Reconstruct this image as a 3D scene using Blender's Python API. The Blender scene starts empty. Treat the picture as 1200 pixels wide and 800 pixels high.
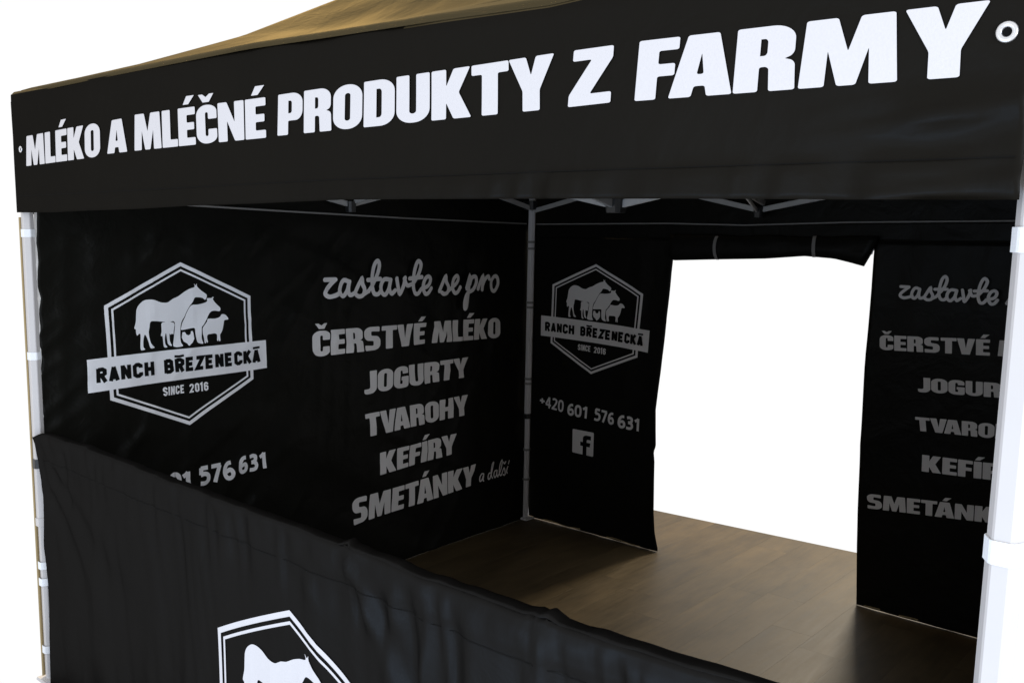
import bpy, bmesh, math, random
import numpy as np
from mathutils import Vector, Matrix
from mathutils.geometry import tessellate_polygon

random.seed(7)
scene = bpy.context.scene
COL = scene.collection
R = math.radians

# ------------------------------------------------------------------ sizes (metres)
W, D = 3.45, 2.9875          # plan of the pop-up tent
ZE = 2.324                   # eave corners
ZV = 1.874                   # lower edge of the valances

# ------------------------------------------------------------------ camera
cam_d = bpy.data.cameras.new('camera')
cam_d.lens = 33.257
cam_d.sensor_width = 36.0
cam_d.clip_start = 0.05
cam_d.clip_end = 200
cam = bpy.data.objects.new('camera', cam_d)
COL.objects.link(cam)
yaw, pit, rol = 0.72227, 0.119346, 0.00548
f = Vector((-math.sin(yaw)*math.cos(pit), math.cos(yaw)*math.cos(pit), -math.sin(pit)))
r0 = f.cross(Vector((0, 0, 1))).normalized()
u0 = r0.cross(f)
r1 = r0*math.cos(rol) + u0*math.sin(rol)
u1 = -r0*math.sin(rol) + u0*math.cos(rol)
m = Matrix((r1, u1, -f)).transposed().to_4x4()
m.translation = Vector((3.79984, -1.48485, 1.8298))
cam.matrix_world = m
scene.camera = cam

# ------------------------------------------------------------------ world: even white surround
world = bpy.data.worlds.new('World')
scene.world = world
world.use_nodes = True
bg = world.node_tree.nodes['Background']
bg.inputs[0].default_value = (1.0, 1.0, 1.0, 1)
bg.inputs[1].default_value = 1.02

# ------------------------------------------------------------------ area lamps, added to stand in for the hall's light
def area(name, loc, target, size, power, color):
    d = bpy.data.lights.new(name, 'AREA')
    d.shape = 'RECTANGLE'
    d.size, d.size_y = size
    d.energy = power
    d.color = color
    o = bpy.data.objects.new(name, d)
    COL.objects.link(o)
    o.location = loc
    o.rotation_euler = (Vector(target)-Vector(loc)).to_track_quat('-Z', 'Y').to_euler()
    return o
area('cool_side_lamp', (7.0, -1.9, 1.9), (0.8, 0.6, 1.3), (1.2, 1.6), 165, (0.80, 0.89, 1.0))
area('cool_front_fill', (1.6, -4.6, 2.0), (2.6, 0.0, 1.7), (1.8, 1.0), 14, (0.60, 0.78, 1.0))  # added out of view for cool highlights on the right-hand cloth
area('low_cool_fill', (2.3, -2.6, 0.35), (2.8, 0.0, 0.9), (2.4, 0.9), 36, (0.46, 0.68, 1.0))  # added low and out of view for satin highlights on the counter cloth
area('rear_fill', (0.98, 6.6, 3.5), (1.7, 2.2, 0.0), (0.8, 1.0), 270, (1.0, 0.88, 0.68))  # added behind the doorway to brighten the floor inside
area('warm_ceiling_lamp', (-2.2, 2.7, 4.5), (1.5, 0.5, 2.5), (1.2, 0.8), 300, (1.0, 0.76, 0.42))

scene.view_settings.view_transform = 'Standard'
scene.view_settings.look = 'None'
scene.view_settings.exposure = 0.0
scene.view_settings.gamma = 1.0
scene.view_settings.use_curve_mapping = False
scene.render.engine = 'CYCLES'
scene.cycles.max_bounces = 8
scene.cycles.use_denoising = True

# ------------------------------------------------------------------ materials
def new_mat(name):
    mt = bpy.data.materials.new(name)
    mt.use_nodes = True
    nt = mt.node_tree
    return mt, nt, nt.nodes['Principled BSDF']

def N(nt, kind, **kw):
    n = nt.nodes.new(kind)
    for k, v in kw.items():
        if k in n.inputs:
            n.inputs[k].default_value = v
        else:
            setattr(n, k, v)
    return n

def cloth_mat(name, col, rough=0.6, spec=0.3, crease=0.25, weave=0.12, sheen=0.0, sheen_col=None, tint=None, var=0.25, gloss=0.0):
    mt, nt, b = new_mat(name)
    L = nt.links.new
    tc = N(nt, 'ShaderNodeTexCoord')
    big = N(nt, 'ShaderNodeTexNoise', Scale=2.3, Detail=5.0, Roughness=0.6)
    L(tc.outputs['Object'], big.inputs['Vector'])
    mr = N(nt, 'ShaderNodeMapRange')
    mr.inputs['To Min'].default_value = 1-var
    mr.inputs['To Max'].default_value = 1+var
    L(big.outputs['Fac'], mr.inputs['Value'])
    mix = N(nt, 'ShaderNodeVectorMath', operation='SCALE')
    mix.inputs[0].default_value = col
    L(mr.outputs[0], mix.inputs['Scale'])
    L(mix.outputs[0], b.inputs['Base Color'])
    b.inputs['Roughness'].default_value = rough
    b.inputs['Specular IOR Level'].default_value = spec
    if tint:
        b.inputs['Specular Tint'].default_value = (*tint, 1)
    b.inputs['Sheen Weight'].default_value = sheen
    b.inputs['Sheen Roughness'].default_value = 0.4
    if sheen_col: b.inputs['Sheen Tint'].default_value = (*sheen_col, 1)
    # soft creases
    n1 = N(nt, 'ShaderNodeTexNoise', Scale=7.0, Detail=4.0, Roughness=0.55, Distortion=0.6)
    L(tc.outputs['Object'], n1.inputs['Vector'])
    n2 = N(nt, 'ShaderNodeTexNoise', Scale=34.0, Detail=3.0, Roughness=0.5)
    L(tc.outputs['Object'], n2.inputs['Vector'])
    wv = N(nt, 'ShaderNodeTexNoise', Scale=620.0, Detail=1.0)
    L(tc.outputs['Object'], wv.inputs['Vector'])
    b1 = N(nt, 'ShaderNodeBump', Strength=crease, Distance=0.05)
    L(n1.outputs['Fac'], b1.inputs['Height'])
    b2 = N(nt, 'ShaderNodeBump', Strength=crease*0.6, Distance=0.006)
    L(n2.outputs['Fac'], b2.inputs['Height'])
    L(b1.outputs[0], b2.inputs['Normal'])
    b3 = N(nt, 'ShaderNodeBump', Strength=weave, Distance=0.0015)
    L(wv.outputs['Fac'], b3.inputs['Height'])
    L(b2.outputs[0], b3.inputs['Normal'])
    L(b3.outputs[0], b.inputs['Normal'])
    if gloss:
        # woven satin: a weak even lustre
        gl = N(nt, 'ShaderNodeBsdfGlossy')
        gl.inputs['Color'].default_value = (*gloss, 1) if isinstance(gloss, tuple) else (gloss, gloss, gloss, 1)
        gl.inputs['Roughness'].default_value = rough
        L(b2.outputs[0], gl.inputs['Normal'])
        ad = N(nt, 'ShaderNodeAddShader')
        L(b.outputs[0], ad.inputs[0]); L(gl.outputs[0], ad.inputs[1])
        L(ad.outputs[0], nt.nodes['Material Output'].inputs['Surface'])
    return mt

def plain_mat(name, col, rough=0.5, spec=0.5, metal=0.0, bump=0.0, scale=60, var=0.08):
    mt, nt, b = new_mat(name)
    L = nt.links.new
    tc = N(nt, 'ShaderNodeTexCoord')
    no = N(nt, 'ShaderNodeTexNoise', Scale=float(scale), Detail=4.0)
    L(tc.outputs['Object'], no.inputs['Vector'])
    mr = N(nt, 'ShaderNodeMapRange')
    mr.inputs['To Min'].default_value = 1-var
    mr.inputs['To Max'].default_value = 1+var
    L(no.outputs['Fac'], mr.inputs['Value'])
    sc = N(nt, 'ShaderNodeVectorMath', operation='SCALE')
    sc.inputs[0].default_value = col
    L(mr.outputs[0], sc.inputs['Scale'])
    L(sc.outputs[0], b.inputs['Base Color'])
    b.inputs['Roughness'].default_value = rough
    b.inputs['Specular IOR Level'].default_value = spec
    b.inputs['Metallic'].default_value = metal
    if bump:
        bp = N(nt, 'ShaderNodeBump', Strength=bump, Distance=0.002)
        L(no.outputs['Fac'], bp.inputs['Height'])
        L(bp.outputs[0], b.inputs['Normal'])
    return mt

M_VAL = cloth_mat('valance_cloth', (0.0056, 0.0048, 0.0036), 0.40, 0.0, 0.09, 0.12, gloss=.0065)
M_WALL = cloth_mat('wall_cloth', (0.0068, 0.0066, 0.0054), 0.42, 0.0, 0.16, 0.12, gloss=.0055)
M_HALF = cloth_mat('half_wall_cloth', (0.0046, 0.0042, 0.0039), 0.44, 0.0, 0.08, 0.12, gloss=.0095)
M_ROOF = cloth_mat('roof_cloth', (0.012, 0.009, 0.005), 0.6, 0.0, 0.10, 0.2, sheen=0.06, sheen_col=(1.0, 0.77, 0.42), var=.7, gloss=(.062, .050, .027))  # gold sheen and gloss put warm overhead light into the black cloth's colour
M_PRINT = plain_mat('white_print', (0.60, 0.585, 0.605), 0.75, 0.25, bump=0.15, scale=240, var=0.05)
M_PRINT_IN = plain_mat('lifted_inner_print', (0.78, 0.77, 0.79), 0.75, 0.2, bump=0.15, scale=240, var=0.05)  # same white print as outside, colour lifted against the dim interior
M_PRINT_GREY = plain_mat('pale_print', (0.68, 0.655, 0.65), 0.75, 0.25, bump=0.15, scale=240, var=0.06)
M_PRINT_BLACK = plain_mat('black_print', (0.006, 0.006, 0.006), 0.8, 0.05, scale=200)
M_PIPE = plain_mat('grey_piping', (0.20, 0.19, 0.18), 0.7, 0.3)
M_BIND = plain_mat('white_binding', (0.75, 0.73, 0.72), 0.8, 0.3)
M_ALU = plain_mat('painted_aluminium', (0.55, 0.53, 0.53), 0.45, 0.4, bump=0.0, scale=20, var=.02)
M_TRUSS = plain_mat('brushed_aluminium', (0.38, 0.37, 0.36), 0.42, 0.5, metal=0.0, scale=40)
M_PLASTIC = plain_mat('black_plastic', (0.015, 0.015, 0.015), 0.4, 0.5)
M_STRAP = plain_mat('white_velcro', (0.82, 0.84, 0.88), 0.9, 0.2, bump=0.5, scale=500)
M_TAN = plain_mat('tan_hem_and_reflection', (0.33, 0.25, 0.13), 0.8, 0.2, bump=0.3, scale=300)  # hem colour, also the warm reflection painted beside the front leg
M_STEEL = plain_mat('grommet_steel', (0.72, 0.72, 0.74), 0.28, 0.5, metal=0.85)
M_WHITE_OUTSIDE = plain_mat('added_white_outside', (0.9, 0.9, 0.9), 0.6, 0.3)  # invented outer face of the added curtain, white to merge with the surround

def wood_mat(name, col):
    mt, nt, b = new_mat(name)
    L = nt.links.new
    tc = N(nt, 'ShaderNodeTexCoord')
    geo = N(nt, 'ShaderNodeNewGeometry')
    oi = N(nt, 'ShaderNodeObjectInfo')
    # grain: position shifted per plank
    add = N(nt, 'ShaderNodeVectorMath', operation='ADD')
    rnd = N(nt, 'ShaderNodeVectorMath', operation='SCALE')
    rnd.inputs[0].default_value = (13.0, 31.0, 7.0)
    L(oi.outputs['Random'], rnd.inputs['Scale'])
    L(geo.outputs['Position'], add.inputs[0])
    L(rnd.outputs[0], add.inputs[1])
    mp = N(nt, 'ShaderNodeMapping')
    mp.inputs['Scale'].default_value = (20.0, 1.6, 1.0)
    L(add.outputs[0], mp.inputs['Vector'])
    gr = N(nt, 'ShaderNodeTexNoise', Scale=2.2, Detail=8.0, Roughness=0.62, Distortion=0.5)
    L(mp.outputs[0], gr.inputs['Vector'])
    mp2 = N(nt, 'ShaderNodeMapping')
    mp2.inputs['Scale'].default_value = (3.5, 1.3, 1.0)
    L(add.outputs[0], mp2.inputs['Vector'])
    bl = N(nt, 'ShaderNodeTexNoise', Scale=1.6, Detail=5.0, Roughness=0.65)
    L(mp2.outputs[0], bl.inputs['Vector'])
    a = N(nt, 'ShaderNodeMath', operation='MULTIPLY_ADD')
    L(gr.outputs['Fac'], a.inputs[0]); a.inputs[1].default_value = 0.70
    b2 = N(nt, 'ShaderNodeMath', operation='MULTIPLY'); b2.inputs[1].default_value = 0.95
    L(bl.outputs['Fac'], b2.inputs[0]); L(b2.outputs[0], a.inputs[2])
    # per plank brightness
    c = N(nt, 'ShaderNodeMath', operation='MULTIPLY_ADD'); c.inputs[1].default_value = 0.17
    L(oi.outputs['Random'], c.inputs[0]); L(a.outputs[0], c.inputs[2])
    mr = N(nt, 'ShaderNodeMapRange')
    mr.inputs['From Min'].default_value = 0.45; mr.inputs['From Max'].default_value = 1.35
    mr.inputs['To Min'].default_value = 0.35; mr.inputs['To Max'].default_value = 1.65
    L(c.outputs[0], mr.inputs['Value'])
    sc = N(nt, 'ShaderNodeVectorMath', operation='SCALE')
    sc.inputs[0].default_value = col
    L(mr.outputs[0], sc.inputs['Scale'])
    L(sc.outputs[0], b.inputs['Base Color'])
    b.inputs['Roughness'].default_value = 0.52
    rr = N(nt, 'ShaderNodeMapRange')
    rr.inputs['To Min'].default_value = 0.42; rr.inputs['To Max'].default_value = 0.60
    L(gr.outputs['Fac'], rr.inputs['Value']); L(rr.outputs[0], b.inputs['Roughness'])
    b.inputs['Specular IOR Level'].default_value = 0.14
    bp = N(nt, 'ShaderNodeBump', Strength=0.25, Distance=0.001)
    L(gr.outputs['Fac'], bp.inputs['Height']); L(bp.outputs[0], b.inputs['Normal'])
    return mt
M_WOOD = wood_mat('brown_laminate', (0.070, 0.050, 0.026))
M_DARKWOOD = plain_mat('plank_joint', (0.045, 0.032, 0.018), 0.8, 0.2)

# ------------------------------------------------------------------ object helpers
def empty(name, loc=(0, 0, 0)):
    o = bpy.data.objects.new(name, None)
    o.empty_display_size = 0.1
    o.location = loc
    COL.objects.link(o)
    return o

def tag(o, label=None, cat=None, group=None, kind=None):
    if label: o['label'] = label
    if cat: o['category'] = cat
    if group: o['group'] = group
    if kind: o['kind'] = kind
    return o

def link(name, me, mat, parent=None, smooth=False, solid=0.0, mats=None):
    for mm in (mats or [mat]):
        me.materials.append(mm)
    o = bpy.data.objects.new(name, me)
    COL.objects.link(o)
    if parent is not None:
        o.parent = parent
        pl = Vector((0, 0, 0)); p = parent
        while p is not None:
            pl += p.location; p = p.parent
        # geometry is written in world coordinates: carry it back
        if pl.length > 0:
            me.transform(Matrix.Translation(-pl))
    if smooth:
        me.polygons.foreach_set('use_smooth', [True]*len(me.polygons))
    if solid:
        md = o.modifiers.new('thickness', 'SOLIDIFY')
        md.thickness = solid
        md.offset = -1
        if mats and len(mats) > 1:
            md.material_offset = 1
    return o

def mesh_from(verts, faces):
    me = bpy.data.meshes.new('m')
    me.from_pydata([tuple(map(float, v)) for v in verts], [], faces)
    me.update()
    return me

class Geo:
    def __init__(s): s.v = []; s.f = []
    def add(s, vs, fs):
        k = len(s.v); s.v += [tuple(v) for v in vs]; s.f += [tuple(i+k for i in q) for q in fs]
    def prism(s, pts_a, pts_b):
        n = len(pts_a)
        s.add(list(pts_a)+list(pts_b), [tuple(range(n))[::-1], tuple(range(n, 2*n))] +
              [(i, (i+1) % n, n+(i+1) % n, n+i) for i in range(n)])
    def bar(s, a, b, w, h, up=(0, 0, 1)):
        a, b = Vector(a), Vector(b)
        d = (b-a).normalized()
        x = d.cross(Vector(up)).normalized(); y = x.cross(d)
        c = 0.25
        ring = []
        for sx, sy in ((-1, -1), (1, -1), (1, 1), (-1, 1)):
            e = min(w, h)*c*0.5
            if sx == sy:
                ring += [(sx*(w/2), sy*(h/2-e)), (sx*(w/2-e), sy*h/2)]
            else:
                ring += [(sx*(w/2-e), sy*h/2), (sx*(w/2), sy*(h/2-e))]
        ring.sort(key=lambda p: math.atan2(p[1], p[0]))
        s.prism([a+x*p[0]+y*p[1] for p in ring], [b+x*p[0]+y*p[1] for p in ring])
    def tube(s, path, rad, n=10, ry=None):
        path = [Vector(p) for p in path]
        rings = []
        for i, p in enumerate(path):
            d = (path[min(i+1, len(path)-1)]-path[max(i-1, 0)]).normalized()
            up = Vector((0, 0, 1)) if abs(d.z) < 0.9 else Vector((0, 1, 0))
            x = d.cross(up).normalized(); y = x.cross(d)
            rr = rad[i] if isinstance(rad, (list, tuple)) else rad
            rings.append([p+x*rr*math.cos(t*2*math.pi/n)+y*(ry or 1)*rr*math.sin(t*2*math.pi/n) for t in range(n)])
        k = len(s.v)
        for r_ in rings: s.v += [tuple(q) for q in r_]
        for i in range(len(rings)-1):
            for j in range(n):
                s.f.append((k+i*n+j, k+i*n+(j+1) % n, k+(i+1)*n+(j+1) % n, k+(i+1)*n+j))
        s.f.append(tuple(k+j for j in range(n))[::-1])
        s.f.append(tuple(k+(len(rings)-1)*n+j for j in range(n)))
    def build(s, name, mat, parent=None, smooth=False):
        me = mesh_from(s.v, s.f)
        bm = bmesh.new(); bm.from_mesh(me)
        bmesh.ops.recalc_face_normals(bm, faces=bm.faces)
        bm.to_mesh(me); bm.free()
        return link(name, me, mat, parent, smooth)

# ------------------------------------------------------------------ smooth random fields for cloth relief
def vnoise(x, y, seed):
    x = np.asarray(x, float); y = np.asarray(y, float)
    rng = np.random.RandomState(seed)
    T = rng.rand(64, 64)*2-1
    xi = np.floor(x).astype(int); yi = np.floor(y).astype(int)
    fx = x-xi; fy = y-yi
    fx = fx*fx*fx*(fx*(fx*6-15)+10); fy = fy*fy*fy*(fy*(fy*6-15)+10)
    a = T[xi % 64, yi % 64]; b = T[(xi+1) % 64, yi % 64]
    c = T[xi % 64, (yi+1) % 64]; d = T[(xi+1) % 64, (yi+1) % 64]
    return (a*(1-fx)+b*fx)*(1-fy)+(c*(1-fx)+d*fx)*fy

def folds(u, v, ang, lam, length, seed):
    """long ridges running along direction ang, lam apart"""
    ca, sa = math.cos(ang), math.sin(ang)
    a = (u*ca+v*sa)/length; p = (-u*sa+v*ca)/lam
    n = vnoise(a+31, p+17, seed)
    return (1-np.abs(n)*1.9)

def sstep(a, b, x):
    t = np.clip((x-a)/(b-a), 0, 1)
    return t*t*(3-2*t)

def interp(pts):
    xs = [p[0] for p in pts]; ys = [p[1] for p in pts]
    return lambda x: np.interp(x, xs, ys)

class Panel:
    """a hanging cloth in a vertical plane: u along it, v = height, h = relief towards the inside / the viewer"""
    def __init__(s, to_world, relief):
        s.tw = to_world; s.h = relief
    def pts(s, u, v, off=0.0):
        u = np.asarray(u, float); v = np.asarray(v, float)
        return s.tw(u, v, s.h(u, v)+off)
    def sheet(s, name, mat, parent, u0, u1, v0, v1, du=0.02, solid=0.002, off=0.0, mats=None, flip=False):
        """u0,u1: functions of v; v0,v1: functions of u"""
        nu = max(2, int(abs(np.max(u1(np.array([1.0]))-u0(np.array([1.0]))))/du)+1)
        um = np.linspace(0, 1, nu)
        uc = float(u0(1.0))*(1-um)+float(u1(1.0))*um
        nv = max(2, int(np.max(v1(uc)-v0(uc))/du)+1)
        vm = np.linspace(0, 1, nv)
        S, T = np.meshgrid(um, vm)
        V = v0(uc)[None, :]*(1-T)+v1(uc)[None, :]*T
        U = u0(V)*(1-S)+u1(V)*S
        P = s.pts(U.ravel(), V.ravel(), off)
        fs = []
        for j in range(nv-1):
            for i in range(nu-1):
                q = (j*nu+i, j*nu+i+1, (j+1)*nu+i+1, (j+1)*nu+i)
                fs.append(q[::-1] if flip else q)
        return link(name, mesh_from(P, fs), mat, parent, True, solid, mats)
    def print_mesh(s, name, mat, parent, V2, F2, off=0.0025, cell=0.02, zs=None):
        """flat artwork given in (u, v) laid on the relief of the cloth"""
        bm = bmesh.new()
        zs = zs if zs is not None else [0.0]*len(V2)
        vv = [bm.verts.new((p[0], p[1], z)) for p, z in zip(V2, zs)]
        for q in F2:
            try: bm.faces.new([vv[i] for i in q])
            except ValueError: pass
        lo = np.min(V2, axis=0); hi = np.max(V2, axis=0)
        for ax in (0, 1):
            k = math.ceil(lo[ax]/cell)
            while k*cell < hi[ax]:
                co = [0, 0, 0]; co[ax] = k*cell; no = [0, 0, 0]; no[ax] = 1
                bmesh.ops.bisect_plane(bm, geom=bm.verts[:]+bm.edges[:]+bm.faces[:], dist=1e-6, plane_co=co, plane_no=no)
                k += 1
        me = bpy.data.meshes.new('m')
        bm.to_mesh(me); bm.free()
        n = len(me.vertices)
        co = np.zeros(n*3); me.vertices.foreach_get('co', co); co = co.reshape(-1, 3)
        P = s.tw(co[:, 0], co[:, 1], s.h(co[:, 0], co[:, 1])+off+co[:, 2])
        me.vertices.foreach_set('co', P.astype(np.float32).ravel())
        me.update()
        return link(name, me, mat, parent)

def tw_front(y):   # faces -Y
    return lambda u, v, h: np.stack([u, y-h+0*u, v+0*u], -1)
def tw_left(x):    # faces +X
    return lambda u, v, h: np.stack([x+h+0*u, u, v+0*u], -1)
def tw_back(y):    # inside face towards -Y
    return lambda u, v, h: np.stack([u, y-h+0*u, v+0*u], -1)

# ------------------------------------------------------------------ lettering
def rounded(poly, r0=0.028, seg=4):
    out = []
    n = len(poly)
    for i, p in enumerate(poly):
        r = p[2] if len(p) > 2 else r0
        P = Vector(p[:2]); A = Vector(poly[i-1][:2]); B = Vector(poly[(i+1) % n][:2])
        la, lb = (A-P).length, (B-P).length
        ra = min(r, la*0.49); rb = min(r, lb*0.49)
        if r <= 0: out.append(tuple(P)); continue
        a = P+(A-P)*ra/la; b = P+(B-P)*rb/lb
        sg = seg if r < 0.05 else 9
        for k in range(sg+1):
            t = k/sg
            # conic blend close to a circular arc
            w = 0.72
            den = (1-t)**2+2*w*t*(1-t)+t*t
            q = (a*(1-t)**2+P*(2*w*t*(1-t))+b*t*t)/den
            out.append(tuple(q))
    return out

B_ = 0.2
HOLE_R = [(.24, .55, .0), (.31, .55, .06), (.31, .81, .06), (.24, .81, 0)]
GROT = {
 'A': (.67, [[(0, 0), (.17, 1), (.5, 1), (.67, 0), (.41, 0), (.385, .17), (.27, .17), (.245, 0)]], [[(.29, .36), (.365, .36), (.33, .70)]]),
 'C': (.53, [[(.53, .37), (.53, 0, .25), (0, 0, .27), (0, 1, .27), (.53, 1, .25), (.53, .63), (.31, .63), (.31, .81, .05), (.235, .81, .05), (.235, .19, .05), (.31, .19, .05), (.31, .37)]], []),
 'D': (.58, [[(0, 0), (.58, 0, .27), (.58, 1, .27), (0, 1)]], [[(.24, .19, 0), (.34, .19, .08), (.34, .81, .08), (.24, .81, 0)]]),
 'E': (.47, [[(0, 0), (.47, 0), (.47, .2), (.24, .2), (.24, .41), (.44, .41), (.44, .6), (.24, .6), (.24, .8), (.47, .8), (.47, 1), (0, 1)]], []),
 'F': (.46, [[(0, 0), (.24, 0), (.24, .38), (.43, .38), (.43, .58), (.24, .58), (.24, .8), (.46, .8), (.46, 1), (0, 1)]], []),
 'G': (.57, [[(.57, .53), (.57, 0, .12), (0, 0, .27), (0, 1, .27), (.56, 1, .25), (.56, .66), (.33, .66), (.33, .81, .05), (.24, .81, .05), (.24, .19, .05), (.34, .19, .02), (.34, .35), (.29, .35), (.29, .53)]], []),
 'H': (.62, [[(0, 0), (.24, 0), (.24, .39), (.38, .39), (.38, 0), (.62, 0), (.62, 1), (.38, 1), (.38, .6), (.24, .6), (.24, 1), (0, 1)]], []),
 'I': (.24, [[(0, 0), (.24, 0), (.24, 1), (0, 1)]], []),
 'J': (.44, [[(.44, 1), (.44, 0, .25), (0, -.01, .12), (0, .22), (.20, .21, .09), (.20, 1)]], []),
 'K': (.64, [[(0, 0), (.24, 0), (.24, .33), (.36, 0), (.64, 0), (.44, .52), (.62, 1), (.36, 1), (.24, .66), (.24, 1), (0, 1)]], []),
 'L': (.45, [[(0, 0), (.45, 0), (.45, .2), (.24, .2), (.24, 1), (0, 1)]], []),
 'M': (.84, [[(0, 0), (.04, 1), (.32, 1), (.42, .5), (.52, 1), (.80, 1), (.84, 0), (.61, 0), (.595, .53), (.50, 0), (.34, 0), (.245, .53), (.23, 0)]], []),
 'N': (.62, [[(0, 0), (.22, 0), (.22, .52), (.4, 0), (.62, 0), (.62, 1), (.4, 1), (.4, .48), (.22, 1), (0, 1)]], []),
 'O': (.58, [[(0, 0, .28), (.58, 0, .28), (.58, 1, .28), (0, 1, .28)]], [[(.235, .19, .055), (.345, .19, .055), (.345, .81, .055), (.235, .81, .055)]]),
 'P': (.56, [[(0, 0), (.24, 0), (.24, .34), (.56, .34, .23), (.56, 1, .24), (0, 1)]], [[(.24, .52, 0), (.32, .52, .06), (.32, .82, .06), (.24, .82, 0)]]),
 'R': (.59, [[(0, 0), (.24, 0), (.24, .38), (.33, .38, .05), (.345, 0), (.59, 0), (.575, .44, .07), (.48, .485, .0), (.57, .54, .08), (.57, 1, .22), (0, 1)]], [HOLE_R]),
 'S': (.56, [[(.02, 0, .05), (.56, 0, .24), (.56, .58, .24), (.24, .62, .05), (.24, .81, .05), (.52, .78, .03), (.52, 1, .06), (0, 1, .24), (0, .43, .24), (.32, .40, .05), (.32, .19, .05), (.02, .23, .03)]], []),
 'T': (.56, [[(.16, 0), (.40, 0), (.40, .8), (.56, .8), (.56, 1), (0, 1), (0, .8), (.16, .8)]], []),
 'U': (.58, [[(0, 1), (0, 0, .27), (.58, 0, .27), (.58, 1), (.35, 1), (.35, .19, .06), (.23, .19, .06), (.23, 1)]], []),
 'V': (.64, [[(0, 1), (.18, 0), (.46, 0), (.64, 1), (.39, 1), (.32, .38), (.25, 1)]], []),
 'Y': (.64, [[(0, 1), (.2, .38), (.2, 0), (.44, 0), (.44, .38), (.64, 1), (.39, 1), (.32, .66), (.25, 1)]], []),
 'Z': (.54, [[(0, 0), (.54, 0), (.54, .2), (.27, .2), (.54, .8), (.54, 1), (.02, 1), (.02, .8), (.27, .8), (0, .2)]], []),
}
ACC = {'É': 'E', 'Á': 'A', 'Í': 'I', 'Č': 'C'}

KERN = {'TV': .02, 'VA': .15, 'TA': .11, 'FA': .11, 'TY': .03, 'RY': .04, 'KY': .05, 'RT': .02, 'AR': .02, 'AN': .02, 'KT': .03, 'LE': .01, 'LK': .0}
def grot_word(word):
    """list of (outer, holes) contours, word width"""
    x = 0.0; out = []; prev = ''
    for ch in word:
        base = ACC.get(ch, ch)
        x -= KERN.get(prev+base, 0); prev = base
        w, outs, holes = GROT[base]
        sh = lambda c: [(p[0]+x,)+tuple(p[1:]) for p in c]
        out.append((rounded(sh(outs[0])), [rounded(sh(h), seg=3) for h in holes]))
        c = x+w/2
        if ch in 'ÉÁÍ':
            out.append((rounded([(c-.09, 1.08), (c+.06, 1.08), (c+.22, 1.30), (c+.01, 1.30)], 0.01), []))
        if ch == 'Č':
            out.append((rounded([(c-.08, 1.07), (c+.08, 1.07), (c+.20, 1.28), (c+.09, 1.28), (c, 1.20), (c-.09, 1.28), (c-.20, 1.28)], 0.01), []))
        x += w+0.032
    return out, x-0.032

def tess(contours):
    V, F = [], []
    for outer, holes in contours:
        loops = [[Vector((p[0], p[1], 0)) for p in outer]]+[[Vector((p[0], p[1], 0)) for p in h] for h in holes]
        k = len(V)
        for lp in loops: V += [(p.x, p.y) for p in lp]
        for t in tessellate_polygon(loops):
            a, b, c = [V[k+i] for i in t]
            ar = (b[0]-a[0])*(c[1]-a[1])-(c[0]-a[0])*(b[1]-a[1])
            if abs(ar) < 1e-10: continue
            F.append(tuple(k+i for i in (t if ar > 0 else t[::-1])))
    return V, F

def smooth_path(pts, sub=6):
    P = [np.array(p, float) for p in pts]
    if len(P) < 3: return P
    closed = np.allclose(P[0], P[-1])
    out = []
    n = len(P)
    for i in range(n-1):
        a = P[i-1] if i > 0 else (P[-2] if closed else 2*P[0]-P[1])
        b, c = P[i], P[i+1]
        d = P[i+2] if i+2 < n else (P[1] if closed else 2*P[-1]-P[-2])
        for k in range(sub):
            t = k/sub
            out.append(0.5*((2*b)+(-a+c)*t+(2*a-5*b+4*c-d)*t*t+(-a+3*b-3*c+d)*t**3))
    out.append(P[-1])
    return out

class Ribbons:
    """flat pen strokes; each stroke is lifted a hair above the one before"""
    def __init__(s): s.V = []; s.F = []; s.Z = []; s.z = 0.0
    def stroke(s, pts, w, smooth=True, cap=True, rise=0.00006, aspect=1.0):
        P = smooth_path(pts) if smooth else [np.array(p, float) for p in pts]
        n = len(P)
        k = len(s.V)
        # miter offsets
        for i, p in enumerate(P):
            d0 = P[i]-P[i-1] if i > 0 else P[1]-P[0]
            d1 = P[i+1]-P[i] if i < n-1 else P[-1]-P[-2]
            if i == 0 and np.allclose(P[0], P[-1]): d0 = P[-1]-P[-2]
            if i == n-1 and np.allclose(P[0], P[-1]): d1 = P[1]-P[0]
            n0 = np.array([-d0[1], d0[0]])/(np.linalg.norm(d0)+1e-12)
            n1 = np.array([-d1[1], d1[0]])/(np.linalg.norm(d1)+1e-12)
            mm = n0+n1; q = np.dot(mm, mm)
            mm = mm*2/q if q > 0.6 else n1
            s.V.append(tuple(p+mm*w/2)); s.V.append(tuple(p-mm*w/2))
            s.Z += [s.z, s.z]
            s.z += rise
        for i in range(n-1):
            s.F.append((k+2*i+1, k+2*i+3, k+2*i+2, k+2*i))
        if cap:
            for p, d in ((P[0], P[0]-P[1]), (P[-1], P[-1]-P[-2])):
                a0 = math.atan2(d[1], d[0]); kk = len(s.V)
                for j in range(9):
                    a = a0-math.pi/2+math.pi*j/8
                    s.V.append((p[0]+math.cos(a)*w/2, p[1]+math.sin(a)*w/2)); s.Z.append(s.z)
                s.F.append(tuple(range(kk, kk+9)))
                s.z += rise
        s.z += rise

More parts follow.
